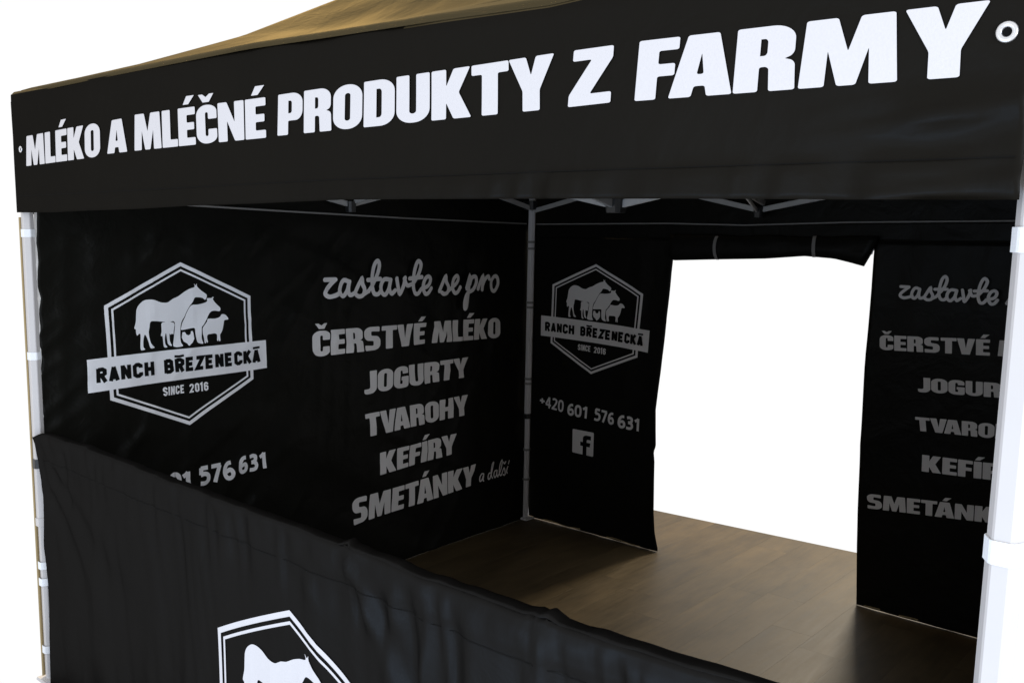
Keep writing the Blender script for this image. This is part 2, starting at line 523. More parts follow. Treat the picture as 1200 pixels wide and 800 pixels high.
# blocky letters with clipped corners, drawn as strokes (w .5, h 1)
def oct_(x0, x1, y0, y1, c=.1):
    return [(x0+c, y0), (x1-c, y0), (x1, y0+c), (x1, y1-c), (x1-c, y1), (x0+c, y1), (x0, y1-c), (x0, y0+c), (x0+c, y0)]
BLOCK = {
 'R': [[(.1, 0), (.1, 1)], [(.1, .9), (.3, .9), (.4, .8), (.4, .6), (.3, .5), (.1, .5)], [(.25, .48), (.42, 0)]],
 'A': [[(.09, 0), (.25, .98)], [(.41, 0), (.25, .98)], [(.12, .24), (.38, .24)]],
 'N': [[(.1, 0), (.1, 1)], [(.4, 0), (.4, 1)], [(.1, .95), (.4, .05)]],
 'C': [[(.4, .66), (.4, .8), (.3, .9), (.2, .9), (.1, .8), (.1, .2), (.2, .1), (.3, .1), (.4, .2), (.4, .34)]],
 'H': [[(.1, 0), (.1, 1)], [(.4, 0), (.4, 1)], [(.1, .5), (.4, .5)]],
 'B': [[(.1, 0), (.1, 1)], [(.1, .9), (.3, .9), (.39, .8), (.39, .6), (.3, .5), (.1, .5)], [(.1, .5), (.3, .5), (.4, .4), (.4, .2), (.3, .1), (.1, .1)]],
 'E': [[(.42, .1), (.1, .1), (.1, .9), (.42, .9)], [(.1, .5), (.38, .5)]],
 'Z': [[(.06, .9), (.42, .9), (.08, .1), (.44, .1)]],
 'K': [[(.1, 0), (.1, 1)], [(.1, .42), (.42, 1)], [(.2, .58), (.43, 0)]],
 'S': [[(.4, .7), (.4, .8), (.3, .9), (.2, .9), (.1, .8), (.1, .62), (.4, .38), (.4, .2), (.3, .1), (.2, .1), (.1, .2), (.1, .3)]],
 'I': [[(.12, 0), (.12, 1)]],
 '2': [[(.1, .7), (.1, .8), (.2, .9), (.3, .9), (.4, .8), (.4, .62), (.1, .1), (.44, .1)]],
 '0': [oct_(.1, .4, .1, .9)],
 '1': [[(.02, .8), (.18, .92), (.18, 0)]],
 '6': [[(.4, .72), (.4, .8), (.3, .9), (.2, .9), (.1, .8), (.1, .2), (.2, .1), (.3, .1), (.4, .2), (.4, .48), (.3, .56), (.1, .56)]],
}
BW = {'I': .24, '1': .3}
def block_word(rb, text, u0, u1, v0, v1, sw):
    adv = 0.0; pos = []
    for ch in text:
        b = {'Ř': 'R', 'Á': 'A'}.get(ch, ch)
        pos.append(adv); adv += (0.30 if ch == ' ' else BW.get(b, .5)+.07)
    tot = adv-.07
    sx = (u1-u0)/tot; sy = v1-v0
    for ch, x in zip(text, pos):
        if ch == ' ': continue
        b = {'Ř': 'R', 'Á': 'A'}.get(ch, ch)
        for st in BLOCK[b]:
            rb.stroke([(u0+(x+p[0])*sx, v0+p[1]*sy) for p in st], sw, smooth=False, cap=False)
        if ch == 'Ř':
            rb.stroke([(u0+(x+.0)*sx, v1+.19*sy), (u0+(x+.25)*sx, v1+.15*sy), (u0+(x+.5)*sx, v1+.19*sy)], sw*.6, smooth=False, cap=False)
        if ch == 'Á':
            rb.stroke([(u0+(x+.05)*sx, v1+.15*sy), (u0+(x+.48)*sx, v1+.18*sy)], sw*.6, smooth=False, cap=False)

DIG = {
 '0': [[(.27, .92), (.13, .82), (.09, .5), (.13, .18), (.27, .08), (.41, .18), (.45, .5), (.41, .82), (.27, .92)]],
 '1': [[(.06, .74), (.2, .84), (.29, .95)], [(.28, .98), (.28, .0)]],
 '2': [[(.08, .84), (.24, .92), (.4, .84), (.41, .66), (.28, .38), (.1, .12)], [(.03, .09), (.48, .09)]],
 '3': [[(.07, .88), (.24, .92), (.38, .84), (.38, .66), (.3, .56), (.16, .53)], [(.16, .53), (.34, .49), (.43, .32), (.38, .14), (.24, .08), (.05, .11)]],
 '4': [[(.34, .0), (.34, .95)], [(.33, .93), (.04, .30)], [(.02, .28), (.5, .28)]],
 '5': [[(.44, .91), (.12, .91)], [(.14, .94), (.12, .56)], [(.10, .55), (.28, .59), (.43, .47), (.43, .22), (.28, .08), (.05, .10)]],
 '6': [[(.42, .91), (.26, .88), (.13, .68), (.09, .36), (.15, .14), (.28, .08), (.42, .18), (.43, .40), (.33, .53), (.12, .44)]],
 '7': [[(.03, .91), (.47, .91)], [(.43, .9), (.18, .0)]],
 '+': [[(.25, .26), (.25, .70)], [(.04, .48), (.46, .48)]],
}
def bil(q, s, t):
    return tuple(q[0][k]*(1-s)*(1-t)+q[1][k]*s*(1-t)+q[2][k]*s*t+q[3][k]*(1-s)*t for k in (0, 1))

def digits(rb, text, quad, sw=0.165):
    """quad: bl br tr tl in (u, v)"""
    adv = 0; pos = []
    for ch in text: pos.append(adv); adv += .56
    tot = adv-.06
    hgt = abs(quad[3][1]-quad[0][1])
    for ch, x in zip(text, pos):
        for st in DIG[ch]:
            rb.stroke([bil(quad, (x+p[0])/tot, p[1]) for p in st], sw*hgt, smooth=len(st) > 2, cap=False)

def put_word(panel, parent, word, quad, mat, name='lettering'):
    cs, w = grot_word(word)
    V, F = tess(cs)
    V = [bil(quad, x/w, y) for x, y in V]
    return panel.print_mesh(name, mat, parent, V, F)

def put_ribbons(panel, parent, rb, mat, name, off=0.0025):
    return panel.print_mesh(name, mat, parent, rb.V, rb.F, off=off, zs=rb.Z, cell=0.03)

# thin plate spline, to lay the emblem on cloth the way each copy hangs
class TPS:
    def __init__(s, src, dst):
        s.src = np.array(src, float); dst = np.array(dst, float); n = len(src)
        K = s.U(np.linalg.norm(s.src[:, None]-s.src[None], axis=2))
        P = np.hstack([np.ones((n, 1)), s.src])
        A = np.zeros((n+3, n+3)); A[:n, :n] = K+np.eye(n)*1e-3; A[:n, n:] = P; A[n:, :n] = P.T
        s.w = np.linalg.solve(A, np.vstack([dst, np.zeros((3, 2))]))
    @staticmethod
    def U(r): return np.where(r > 1e-9, r*r*np.log(r+1e-12), 0)
    def __call__(s, pts):
        p = np.array(pts, float).reshape(-1, 2)
        K = s.U(np.linalg.norm(p[:, None]-s.src[None], axis=2))
        return np.hstack([K, np.ones((len(p), 1)), p]) @ s.w

ANIMALS = {
    'horse': [(0.173,0.728),(0.164,0.77),(0.187,0.746),(0.205,0.769),(0.208,0.732),(0.265,0.675),(0.334,0.624),(0.336,0.585),(0.311,0.556),(0.274,0.582),(0.209,0.594),(0.166,0.589),(0.134,0.537),(0.094,0.489),(0.043,0.407),(0.021,0.359),(-0.019,0.301),(-0.036,0.23),(-0.044,0.132),(-0.041,0.034),(-0.02,-0.015),(-0.141,-0.01),(-0.133,0.092),(-0.116,0.297),(-0.204,0.306),(-0.299,0.321),(-0.374,0.332),(-0.44,0.33),(-0.456,0.265),(-0.469,0.183),(-0.448,0.064),(-0.404,0.012),(-0.414,0.001),(-0.459,0.008),(-0.483,0.101),(-0.518,0.178),(-0.542,0.107),(-0.544,0.026),(-0.524,-0.004),(-0.562,-0.013),(-0.578,-0.004),(-0.583,0.04),(-0.575,0.18),(-0.596,0.192),(-0.614,0.175),(-0.629,0.197),(-0.631,0.25),(-0.649,0.269),(-0.623,0.349),(-0.612,0.441),(-0.601,0.499),(-0.564,0.552),(-0.501,0.595),(-0.426,0.603),(-0.359,0.589),(-0.292,0.559),(-0.209,0.551),(-0.157,0.577),(-0.124,0.596),(-0.058,0.619),(0.024,0.669),(0.105,0.707)],
    'back_cow': [(-0.283,0.308),(-0.13,0.293),(-0.133,0.189),(-0.138,0.147),(-0.158,0.155),(-0.177,0.144),(-0.186,0.157),(-0.192,0.146),(-0.186,0.06),(-0.163,0.009),(-0.182,0.004),(-0.218,0.039),(-0.235,0.154),(-0.248,0.161),(-0.257,0.091),(-0.25,0.03),(-0.226,-0.002),(-0.242,-0.012),(-0.274,0.006),(-0.288,0.13),(-0.308,0.138),(-0.312,0.157),(-0.3,0.192),(-0.299,0.24)],
    'cow': [(0.114,0.495),(0.202,0.501),(0.298,0.515),(0.341,0.535),(0.339,0.57),(0.37,0.573),(0.406,0.573),(0.426,0.587),(0.44,0.576),(0.425,0.557),(0.464,0.502),(0.518,0.449),(0.528,0.423),(0.51,0.396),(0.446,0.406),(0.387,0.397),(0.348,0.348),(0.323,0.3),(0.28,0.238),(0.251,0.205),(0.244,0.131),(0.243,0.056),(0.263,-0.001),(0.246,-0.009),(0.184,0.012),(0.164,0.064),(0.157,0.139),(0.152,0.201),(0.079,0.2),(-0.028,0.192),(-0.022,0.241),(-0.007,0.288),(0.031,0.356),(0.052,0.406)],
    'sheep': [(0.346,0.308),(0.441,0.303),(0.513,0.32),(0.545,0.353),(0.599,0.342),(0.638,0.298),(0.637,0.278),(0.582,0.272),(0.571,0.23),(0.554,0.155),(0.529,0.106),(0.513,0.082),(0.516,0.011),(0.498,0.004),(0.491,0.033),(0.484,0.008),(0.468,0.016),(0.468,0.086),(0.439,0.109),(0.376,0.107),(0.334,0.103),(0.321,0.068),(0.332,0.007),(0.315,0.002),(0.297,0.032),(0.304,0.0),(0.285,-0.001),(0.272,0.079),(0.26,0.123),(0.262,0.192),(0.299,0.239),(0.328,0.274)],
    'hen': [(-0.013,0.16),(0.021,0.161),(0.038,0.127),(0.064,0.115),(0.092,0.132),(0.099,0.166),(0.121,0.167),(0.13,0.141),(0.135,0.066),(0.108,0.019),(0.08,-0.003),(0.068,-0.017),(0.052,-0.01),(0.04,0.013),(-0.004,0.043),(-0.025,0.094)],
}
SCRIPT_STROKES = [[(1.425,1.569),(1.489,1.568)],[(1.489,1.568),(1.458,1.544),(1.428,1.518),(1.422,1.497),(1.448,1.484),(1.485,1.49),(1.514,1.501)],[(1.572,1.555),(1.54,1.563),(1.518,1.538),(1.51,1.501),(1.531,1.484),(1.557,1.508),(1.572,1.551)],[(1.572,1.555),(1.565,1.512),(1.575,1.487),(1.605,1.496)],[(1.605,1.496),(1.649,1.567),(1.653,1.54),(1.667,1.511),(1.657,1.483),(1.63,1.477),(1.611,1.486)],[(1.659,1.486),(1.692,1.502)],[(1.692,1.502),(1.749,1.573),(1.77,1.629),(1.758,1.656),(1.736,1.635),(1.72,1.582),(1.714,1.525),(1.726,1.489),(1.75,1.483),(1.768,1.498)],[(1.685,1.559),(1.773,1.562)],[(1.841,1.555),(1.799,1.558),(1.774,1.527),(1.775,1.492),(1.798,1.479),(1.826,1.508),(1.841,1.553)],[(1.841,1.555),(1.83,1.51),(1.842,1.482),(1.869,1.498)],[(1.881,1.56),(1.888,1.518),(1.897,1.478),(1.926,1.521),(1.938,1.562)],[(1.931,1.558),(1.949,1.522),(1.987,1.526)],[(1.987,1.522),(2.029,1.572),(2.051,1.626),(2.034,1.649),(2.014,1.627),(1.997,1.573),(1.993,1.514),(2.005,1.477),(2.028,1.474),(2.05,1.497)],[(1.965,1.557),(2.054,1.562)],[(2.05,1.498),(2.101,1.513),(2.118,1.547),(2.101,1.564),(2.075,1.549),(2.062,1.506),(2.079,1.471),(2.103,1.473),(2.124,1.498)],[(2.187,1.479),(2.233,1.558),(2.239,1.53),(2.257,1.498),(2.248,1.469),(2.223,1.462),(2.205,1.471)],[(2.257,1.48),(2.32,1.518),(2.337,1.545),(2.322,1.56),(2.295,1.541),(2.285,1.497),(2.303,1.465),(2.328,1.468),(2.35,1.494)],[(2.398,1.483),(2.43,1.554),(2.421,1.504),(2.408,1.442),(2.396,1.38),(2.383,1.373),(2.383,1.416),(2.405,1.458),(2.45,1.476),(2.478,1.516),(2.473,1.549),(2.443,1.544),(2.424,1.509)],[(2.489,1.479),(2.529,1.55),(2.522,1.473)],[(2.525,1.496),(2.545,1.531),(2.571,1.549),(2.582,1.533)],[(2.625,1.547),(2.598,1.516),(2.604,1.471),(2.631,1.462),(2.657,1.5),(2.65,1.537),(2.625,1.547)]]
ADALSI_STROKES = [[(2.568,0.364),(2.55,0.365),(2.538,0.346),(2.541,0.324),(2.555,0.327),(2.566,0.356),(2.568,0.364)],[(2.568,0.363),(2.564,0.329),(2.569,0.32)],[(2.63,0.359),(2.614,0.356),(2.603,0.339),(2.608,0.324),(2.621,0.33),(2.639,0.363),(2.656,0.416),(2.644,0.409),(2.634,0.373),(2.632,0.343),(2.639,0.325)],[(2.679,0.366),(2.663,0.362),(2.654,0.342),(2.661,0.325),(2.675,0.335),(2.682,0.364)],[(2.682,0.364),(2.679,0.34),(2.686,0.325)],[(2.686,0.325),(2.715,0.364),(2.726,0.418),(2.712,0.411),(2.701,0.376),(2.699,0.345),(2.708,0.328),(2.717,0.332)],[(2.735,0.407),(2.744,0.396),(2.756,0.406)],[(2.717,0.329),(2.74,0.369),(2.752,0.335),(2.743,0.324),(2.731,0.33)],[(2.772,0.372),(2.763,0.345),(2.768,0.332)],[(2.788,0.407),(2.777,0.39)]]

HS, HT = 0.566, 1.044
HEXO = [(0, HT), (1, HS), (1, -HS), (0, -HT), (-1, -HS), (-1, HS)]
BAN = [(-1.25, -.047), (1.217, -.05), (1.217, -.440), (-1.252, -.444)]
def hexs(k): return [(x*k, y*k) for x, y in HEXO]

def emblem(panel, parent, warp, mat, dark, name='emblem'):
    """hexagon badge with animals, banner and writing"""
    def seg_line(a, b, n=8): return [(a[0]+(b[0]-a[0])*i/n, a[1]+(b[1]-a[1])*i/n) for i in range(n)]
    def ring(ko, ki):
        o = []; i_ = []
        ho, hi = hexs(ko), hexs(ki)
        for j in range(6):
            o += seg_line(ho[j], ho[(j+1) % 6]); i_ += seg_line(hi[j], hi[(j+1) % 6])
        n = len(o)
        return o+i_, [(a, n+a, n+(a+1) % n, (a+1) % n) for a in range(n)]
    V, F = [], []
    def add(v, f_, z=0.0):
        k = len(V); V.extend([(p[0], p[1], z) for p in v]); F.extend([tuple(i+k for i in q) for q in f_])
    add(*ring(1.0, 0.953)); add(*ring(0.918, 0.893))
    for nm in ('sheep', 'cow', 'horse', 'back_cow', 'hen'):
        poly = [p for p in ANIMALS[nm]]
        sm = [tuple(q) for q in smooth_path(poly+[poly[0]], 3)][:-1] if nm != 'hen' else poly
        v, t = tess([(sm, [])])
        add(v, t, 0.0)
    n = 12
    bt = seg_line(BAN[0], BAN[1], n)+[BAN[1]]; bb = seg_line(BAN[3], BAN[2], n)+[BAN[2]]
    add(bb+bt, [(i, i+1, n+2+i, n+1+i) for i in range(n)], 0.0006)
    UV = warp([(p[0], p[1]) for p in V])
    em = panel.print_mesh(name, mat, parent, [tuple(q) for q in UV], F, zs=[p[2] for p in V], cell=0.02)
    # writing on the banner
    rb = Ribbons()
    block_word(rb, 'RANCH', -1.15, -.42, -.338, -.166, .050)
    rb.V = [tuple(q) for q in warp(rb.V)]
    put_ribbons(panel, em, rb, dark, 'banner_writing', off=0.0038)
    rb = Ribbons()
    block_word(rb, 'BŘEZENECKÁ', -.287, 1.106, -.338, -.166, .050)
    rb.V = [tuple(q) for q in warp(rb.V)]
    w1 = put_ribbons(panel, em, rb, dark, 'banner_writing', off=0.0038)
    rb = Ribbons()
    block_word(rb, 'SINCE', -.325, -.028, -.622, -.510, .022)
    rb.V = [tuple(q) for q in warp(rb.V)]
    put_ribbons(panel, em, rb, mat, 'small_writing')
    rb = Ribbons()
    block_word(rb, '2016', .04, .307, -.630, -.514, .022)
    rb.V = [tuple(q) for q in warp(rb.V)]
    put_ribbons(panel, em, rb, mat, 'small_writing')
    return em

# ================================================================== FLOOR
floor = empty('floor', (W/2, D/2, 0)); tag(floor, kind='structure')
FY0, FX0, FX1 = -0.25, -0.008, W+0.004
g = Geo()
yb = lambda x: 3.625+0.064*x
g.prism([(FX0, FY0, -0.03), (FX1, FY0, -0.03), (FX1, yb(FX1), -0.03), (FX0, yb(FX0), -0.03)],
        [(FX0, FY0, -0.004), (FX1, FY0, -0.004), (FX1, yb(FX1), -0.004), (FX0, yb(FX0), -0.004)])
g.build('subfloor', M_DARKWOOD, floor)
pw, plen = 0.193, 1.28
col = 0; x = FX0
rp = random.Random(3)
while x < FX1-0.02:
    x2 = min(x+pw, FX1)
    y = FY0-rp.random()*plen
    while y < yb(x):
        ya, ybb = max(y, FY0), y+plen
        e0, e1 = min(ybb, yb(x)), min(ybb, yb(x2))
        if e0-ya > 0.004:
            q = 0.00015
            a = [(x+q, ya+q), (x2-q, ya+q), (x2-q, e1-q), (x+q, e0-q)]
            cxy = (sum(p[0] for p in a)/4, sum(p[1] for p in a)/4)
            g = Geo(); c = 0.00015; top = rp.uniform(-0.00005, 0.00005)
            ins = [(p[0]+(c if p[0] < cxy[0] else -c), p[1]+(c if p[1] < cxy[1] else -c)) for p in a]
            lo = [(p[0], p[1], -0.004) for p in a]; mi = [(p[0], p[1], top-0.0001) for p in a]; hi = [(p[0], p[1], top) for p in ins]
            g.v = lo+mi+hi
            g.f = [(i, (i+1) % 4, 4+(i+1) % 4, 4+i) for i in range(4)]+[(4+i, 4+(i+1) % 4, 8+(i+1) % 4, 8+i) for i in range(4)]+[(8, 9, 10, 11)]
            g.build('plank', M_WOOD, floor)
        y += plen
    x = x2; col += 1

# ================================================================== FRAME
frame = empty('pop_up_tent', (W/2, D/2, 0))
tag(frame, 'black pop-up market tent on white metal legs, its front valance printed with large white capitals', 'tent')

def hex_ring(cx, cy, z, rc, rot=0.0):
    return [(cx+rc*math.cos(rot+math.radians(60*k)), cy+rc*math.sin(rot+math.radians(60*k)), z) for k in range(6)]
def lerp(a, b, t): return a+(b-a)*t

def leg(top, bot, z_top, mat, strap_z, strap_h, collar_mat=None, strap_mat=None, rc=0.026, band_z=()):
    at = lambda z: (lerp(bot[0], top[0], z/z_top), lerp(bot[1], top[1], z/z_top))
    zc = 0.66
    g = Geo()
    prof = []
    # outer tube: hexagon with softened edges
    def ring(z, r_):
        cx, cy = at(z); out = []
        for k in range(6):
            for da in (-5, 5):
                a = math.radians(60*k+da)
                out.append((cx+r_*math.cos(a), cy+r_*math.sin(a), z))
        return out
    g.prism(ring(zc, rc), ring(z_top, rc))
    lg = g.build('leg', mat, frame)
    g = Geo(); g.prism(ring(0.012, rc*0.80), ring(zc+0.03, rc*0.80)); g.build('inner_leg', mat, lg)
    g = Geo(); g.prism(ring(zc-0.012, rc*1.18), ring(zc+0.02, rc*1.18)); g.build('collar', collar_mat or M_PLASTIC, lg)
    g = Geo(); cx, cy = at(0)
    g.prism([(cx+a, cy+b, 0.0015) for a, b in ((-.04, -.04), (.04, -.04), (.04, .04), (-.04, .04))],
            [(cx+a, cy+b, 0.012) for a, b in ((-.037, -.037), (.037, -.037), (.037, .037), (-.037, .037))])
    g.build('foot_plate', mat, lg)
    for z in strap_z:
        g = Geo(); hh = strap_h/2; rr = rc*1.13
        lo, hi = ring(z-hh, rr), ring(z+hh, rr)
        lo2, hi2 = ring(z-hh, rc*1.02), ring(z+hh, rc*1.02)
        n = len(lo); g.v = lo+hi+lo2+hi2
        g.f = [(i, (i+1) % n, n+(i+1) % n, n+i) for i in range(n)]+[(n+i, n+(i+1) % n, 3*n+(i+1) % n, 3*n+i) for i in range(n)]+[(2*n+i, 2*n+(i+1) % n, (i+1) % n, i) for i in range(n)]
        g.build('strap', strap_mat or M_STRAP, lg)
    for z in band_z:
        g = Geo(); g.prism(ring(z-.018, rc*1.2), ring(z+.018, rc*1.2)); g.build('band', M_PLASTIC, lg)
    return lg
ZL, ZHI = 1.945, 2.25
leg((0.006, 0.022), (-0.018, 0.022), 2.27, M_ALU, (1.80, 1.327, .485, .417, .134), 0.030, band_z=(0.90,), rc=.0215, collar_mat=M_ALU)
leg((3.472, 0.020), (3.424, 0.020), 2.27, M_ALU, (1.817, 1.360), 0.036, rc=.0265, collar_mat=M_ALU)
leg((0.055, D-0.035), (0.012, D-0.035), 2.27, M_ALU, (1.745, 1.705, 1.375, 1.345, .90, .87, .45, .26), 0.014, rc=.022, strap_mat=M_PIPE)
leg((W-0.05, D-0.035), (W-0.02, D-0.035), 2.27, M_TRUSS, (1.745, 1.375, .90), 0.02, rc=.022, strap_mat=M_PIPE)

corners = [(0.03, 0.03), (W-0.03, 0.03), (W-0.05, D-0.05), (0.05, D-0.05)]
mids = [(W/2, 0.04), (W-0.04, D/2), (1.56, D-0.06), (0.05, 1.55)]
def truss_bar(a, b, w=0.012, h=0.026, mat=None):
    g = Geo(); g.bar(a, b, w, h); return g.build('truss_bar', mat or M_TRUSS, frame)
def joint(p, s=0.024, name='joint'):
    g = Geo(); x, y, z = p
    ring = lambda zz, k: [(x+k*s*a, y+k*s*b, zz) for a, b in ((-1, -.6), (-.6, -1), (.6, -1), (1, -.6), (1, .6), (.6, 1), (-.6, 1), (-1, .6))]
    g.prism(ring(z-.026, .9), ring(z+.026, 1)); return g.build(name, M_PLASTIC, frame)
for i in range(4):
    c0, c1, mm = corners[i], corners[(i+1) % 4], mids[i]
    zl = (2.0, 1.955, 1.925, 1.94)[i]
    for c in (c0, c1):
        dx = 0.009 if i % 2 == 0 else 0
        truss_bar((c[0], c[1], ZHI), (mm[0], mm[1], zl))
        truss_bar((c[0]+(0 if dx else .014), c[1]+(.014 if dx else 0), zl+.005), (mm[0]+(0 if dx else .014), mm[1]+(.014 if dx else 0), ZHI))
    joint((mm[0], mm[1], zl-.01)); joint((mm[0], mm[1], ZHI))
for c in corners:
    joint((c[0], c[1], 1.965), .038, 'slider'); joint((c[0], c[1], ZHI), .038, 'leg_top')
hub = (1.70, 1.49)
for i, mm in enumerate(mids):
    truss_bar((mm[0], mm[1], ZHI-.01), (hub[0], hub[1], 1.917), 0.014, 0.030)
    truss_bar((mm[0]+.016, mm[1]+.016, 1.96), (hub[0]+.016, hub[1]+.016, 2.24), 0.014, 0.028)
for a_, b_ in (((1.56, D-.09, 1.925), (1.68, D-.50, 2.02)), ((1.46, D-.07, 1.96), (1.46, D-.07, 2.2)), ((1.70, D-.07, 1.95), (1.70, D-.07, 2.2)), ((hub[0]-.20, hub[1]+.03, 1.955), (hub[0]-.23, hub[1]+.03, 2.2))):
    truss_bar(a_, b_, .010, .018)
joint((hub[0], hub[1], 1.915), .036, 'hub'); joint((hub[0], hub[1], 2.24), .042, 'hub')
g = Geo(); g.tube([(hub[0], hub[1], 2.2), (hub[0], hub[1], 3.02)], .017, 12); g.build('peak_pole', M_TRUSS, frame)
g = Geo(); g.tube([(hub[0], hub[1], 3.0), (hub[0], hub[1], 3.05)], .05, 14); g.build('peak_cap', M_PLASTIC, frame)
# rail that carries the half wall
rail_z = interp([(0.0, 1.015), (0.085, 1.0), (0.165, 1.018), (.52, 1.027), (1.10, 1.022), (1.57, 1.015), (1.95, 1.010), (2.26, 1.007), (2.52, 1.008), (2.75, 1.012), (2.94, 1.018), (3.06, 1.022), (3.45, 1.035)])
g = Geo(); g.tube([(x_, 0.0, float(rail_z(x_))-.006) for x_ in np.linspace(0.03, W-.01, 24)], .014, 10); g.build('counter_rail', M_ALU, frame, True)

# ================================================================== CANOPY (roof and valances)
canopy = frame
sagf = interp([(0, 2.328), (.05, 2.328), (.35, 2.328), (.61, 2.327), (.88, 2.325), (1.26, 2.322), (1.54, 2.320), (1.91, 2.307), (2.25, 2.296), (2.59, 2.282), (3.1, 2.30), (3.45, 2.328)])
def perim(s):
    s = s % 4
    k = int(s); t = s-k
    c = [(0, 0), (W, 0), (W, D), (0, D)]
    a, b = c[k], c[(k+1) % 4]
    return a[0]+(b[0]-a[0])*t, a[1]+(b[1]-a[1])*t
gprof = interp([(0, 0), (.10, .045), (.20, .098), (.3795, .208), (.54, .345), (.75, .53), (1, .74)])
NS, NT = 320, 70
Vr, Fr = [], []
for j in range(NT+1):
    t = j/NT
    for i in range(NS):
        px, py = perim(4*i/NS)
        k = int(4*i/NS)
        along = 4*i/NS-k
        if k == 0: z0 = float(sagf(px))
        else: z0 = ZE-0.05*math.sin(math.pi*along)
        x_, y_ = px+(W/2-px)*t, py+(D/2-py)*t
        z = z0*(1-sstep(0, .35, t))+ZE*sstep(0, .35, t)+float(gprof(t))
        # cloth billows between hips, slack folds running with the eave
        z -= 0.10*math.sin(math.pi*along)**1.0*math.sin(math.pi*min(t*1.1, 1))*0.55
        edge = math.sin(math.pi*along)**.5
        z += edge*0.016*float(folds(x_, y_, 0.10, .16, 1.6, 5+k))*sstep(0.03, .12, t)*(1-t)
        if k == 0: z -= .022*math.exp(-((y_-(.20+.13*(x_-1.2)))/.022)**2)*sstep(.9, 1.3, x_)
        z += edge*0.006*float(vnoise(x_*5, y_*5, 9))*sstep(0.02, .2, t)
        # rounded shoulder at the eave
        z -= 0.02*(1-sstep(0, .02, t))
        Vr.append((x_, y_-(0.004 if k == 0 and t < .02 else 0), z))
for j in range(NT):
    for i in range(NS):
        Fr.append((j*NS+i, j*NS+(i+1) % NS, (j+1)*NS+(i+1) % NS, (j+1)*NS+i))
link('roof_sheet', mesh_from(Vr, Fr), M_ROOF, canopy, True, 0.0015)

# front valance
vbot = interp([(0, 1.8775), (.3, 1.8757), (.57, 1.8796), (.92, 1.882), (1.28, 1.889), (1.58, 1.891), (1.94, 1.8958), (2.5, 1.889), (2.9, 1.8827), (3.21, 1.8765), (3.45, 1.8723)])
def val_relief(u, v):
    lowr = 1-sstep(1.87, 1.97, v)
    hem = 1-sstep(1.925, 1.945, v)
    h = 0.004*vnoise(u*1.7+5, v*3, 3)+0.0015*vnoise(u*5, v*5+2, 4)
    h = h+hem*(0.0022+0.0080*folds(u, v, 1.45, .07, .5, 12)*(0.3+0.7*sstep(1.9, 2.7, u)))*sstep(1.0, 2.2, u)
    right = sstep(3.05, 3.4, u)*(1-sstep(1.99, 2.05, v))
    h = h+right*(0.014*folds(u, v, 0.12, .05, .5, 21)+0.010*vnoise(u*9, v*14, 8))
    h = h+0.006*lowr*vnoise(u*3.3, v*1.0, 10)
    top = sstep(2.17, 2.28, v)
    h = h+top*0.004*vnoise(u*6, v*3, 19)
    # shoulder: the cloth turns over the eave
    rs = .012+.033*sstep(0.0, .5, u)
    dd = np.clip((v-(sagf(u)-.004-rs))/rs, 0, 1)
    h = h-rs*(1-np.sqrt(np.clip(1-dd*dd, 0, 1)))
    return h
val = Panel(tw_front(-0.012), val_relief)
vfront = val.sheet('front_valance', M_VAL, canopy, lambda v: 0*v+0.0, lambda v: 0*v+W, vbot, lambda u: sagf(u)-0.004, du=0.0125, solid=0.0015)
vfront.data.materials.append(M_ROOF)  # carries the roof's painted warm light onto the turned-over top
for p in vfront.data.polygons:
    c_ = p.center+vfront.matrix_world.translation+frame.location
    if c_.z > float(sagf(c_.x))-.018+.005*float(vnoise(c_.x*4, 0, 5)): p.material_index = 1
words = [('MLÉKO', [(0.1133, 2.046), (0.7063, 2.0546), (0.7112, 2.1639), (0.1202, 2.1532)]),
 ('A', [(0.7551, 2.0603), (0.889, 2.061), (0.8927, 2.166), (0.7615, 2.1632)]),
 ('MLÉČNÉ', [(0.9368, 2.0613), (1.6361, 2.0617), (1.6349, 2.166), (0.9343, 2.1709)]),
 ('PRODUKTY', [(1.6859, 2.0636), (2.6101, 2.0616), (2.6097, 2.1666), (1.6928, 2.1667)]),
 ('Z', [(2.6439, 2.0614), (2.7458, 2.062), (2.7514, 2.165), (2.6547, 2.1659)]),
 ('FARMY', [(2.7999, 2.0599), (3.3959, 2.0472), (3.3944, 2.1496), (2.8083, 2.1647)])]
for w_, q in words: put_word(val, vfront, w_, q, M_PRINT)
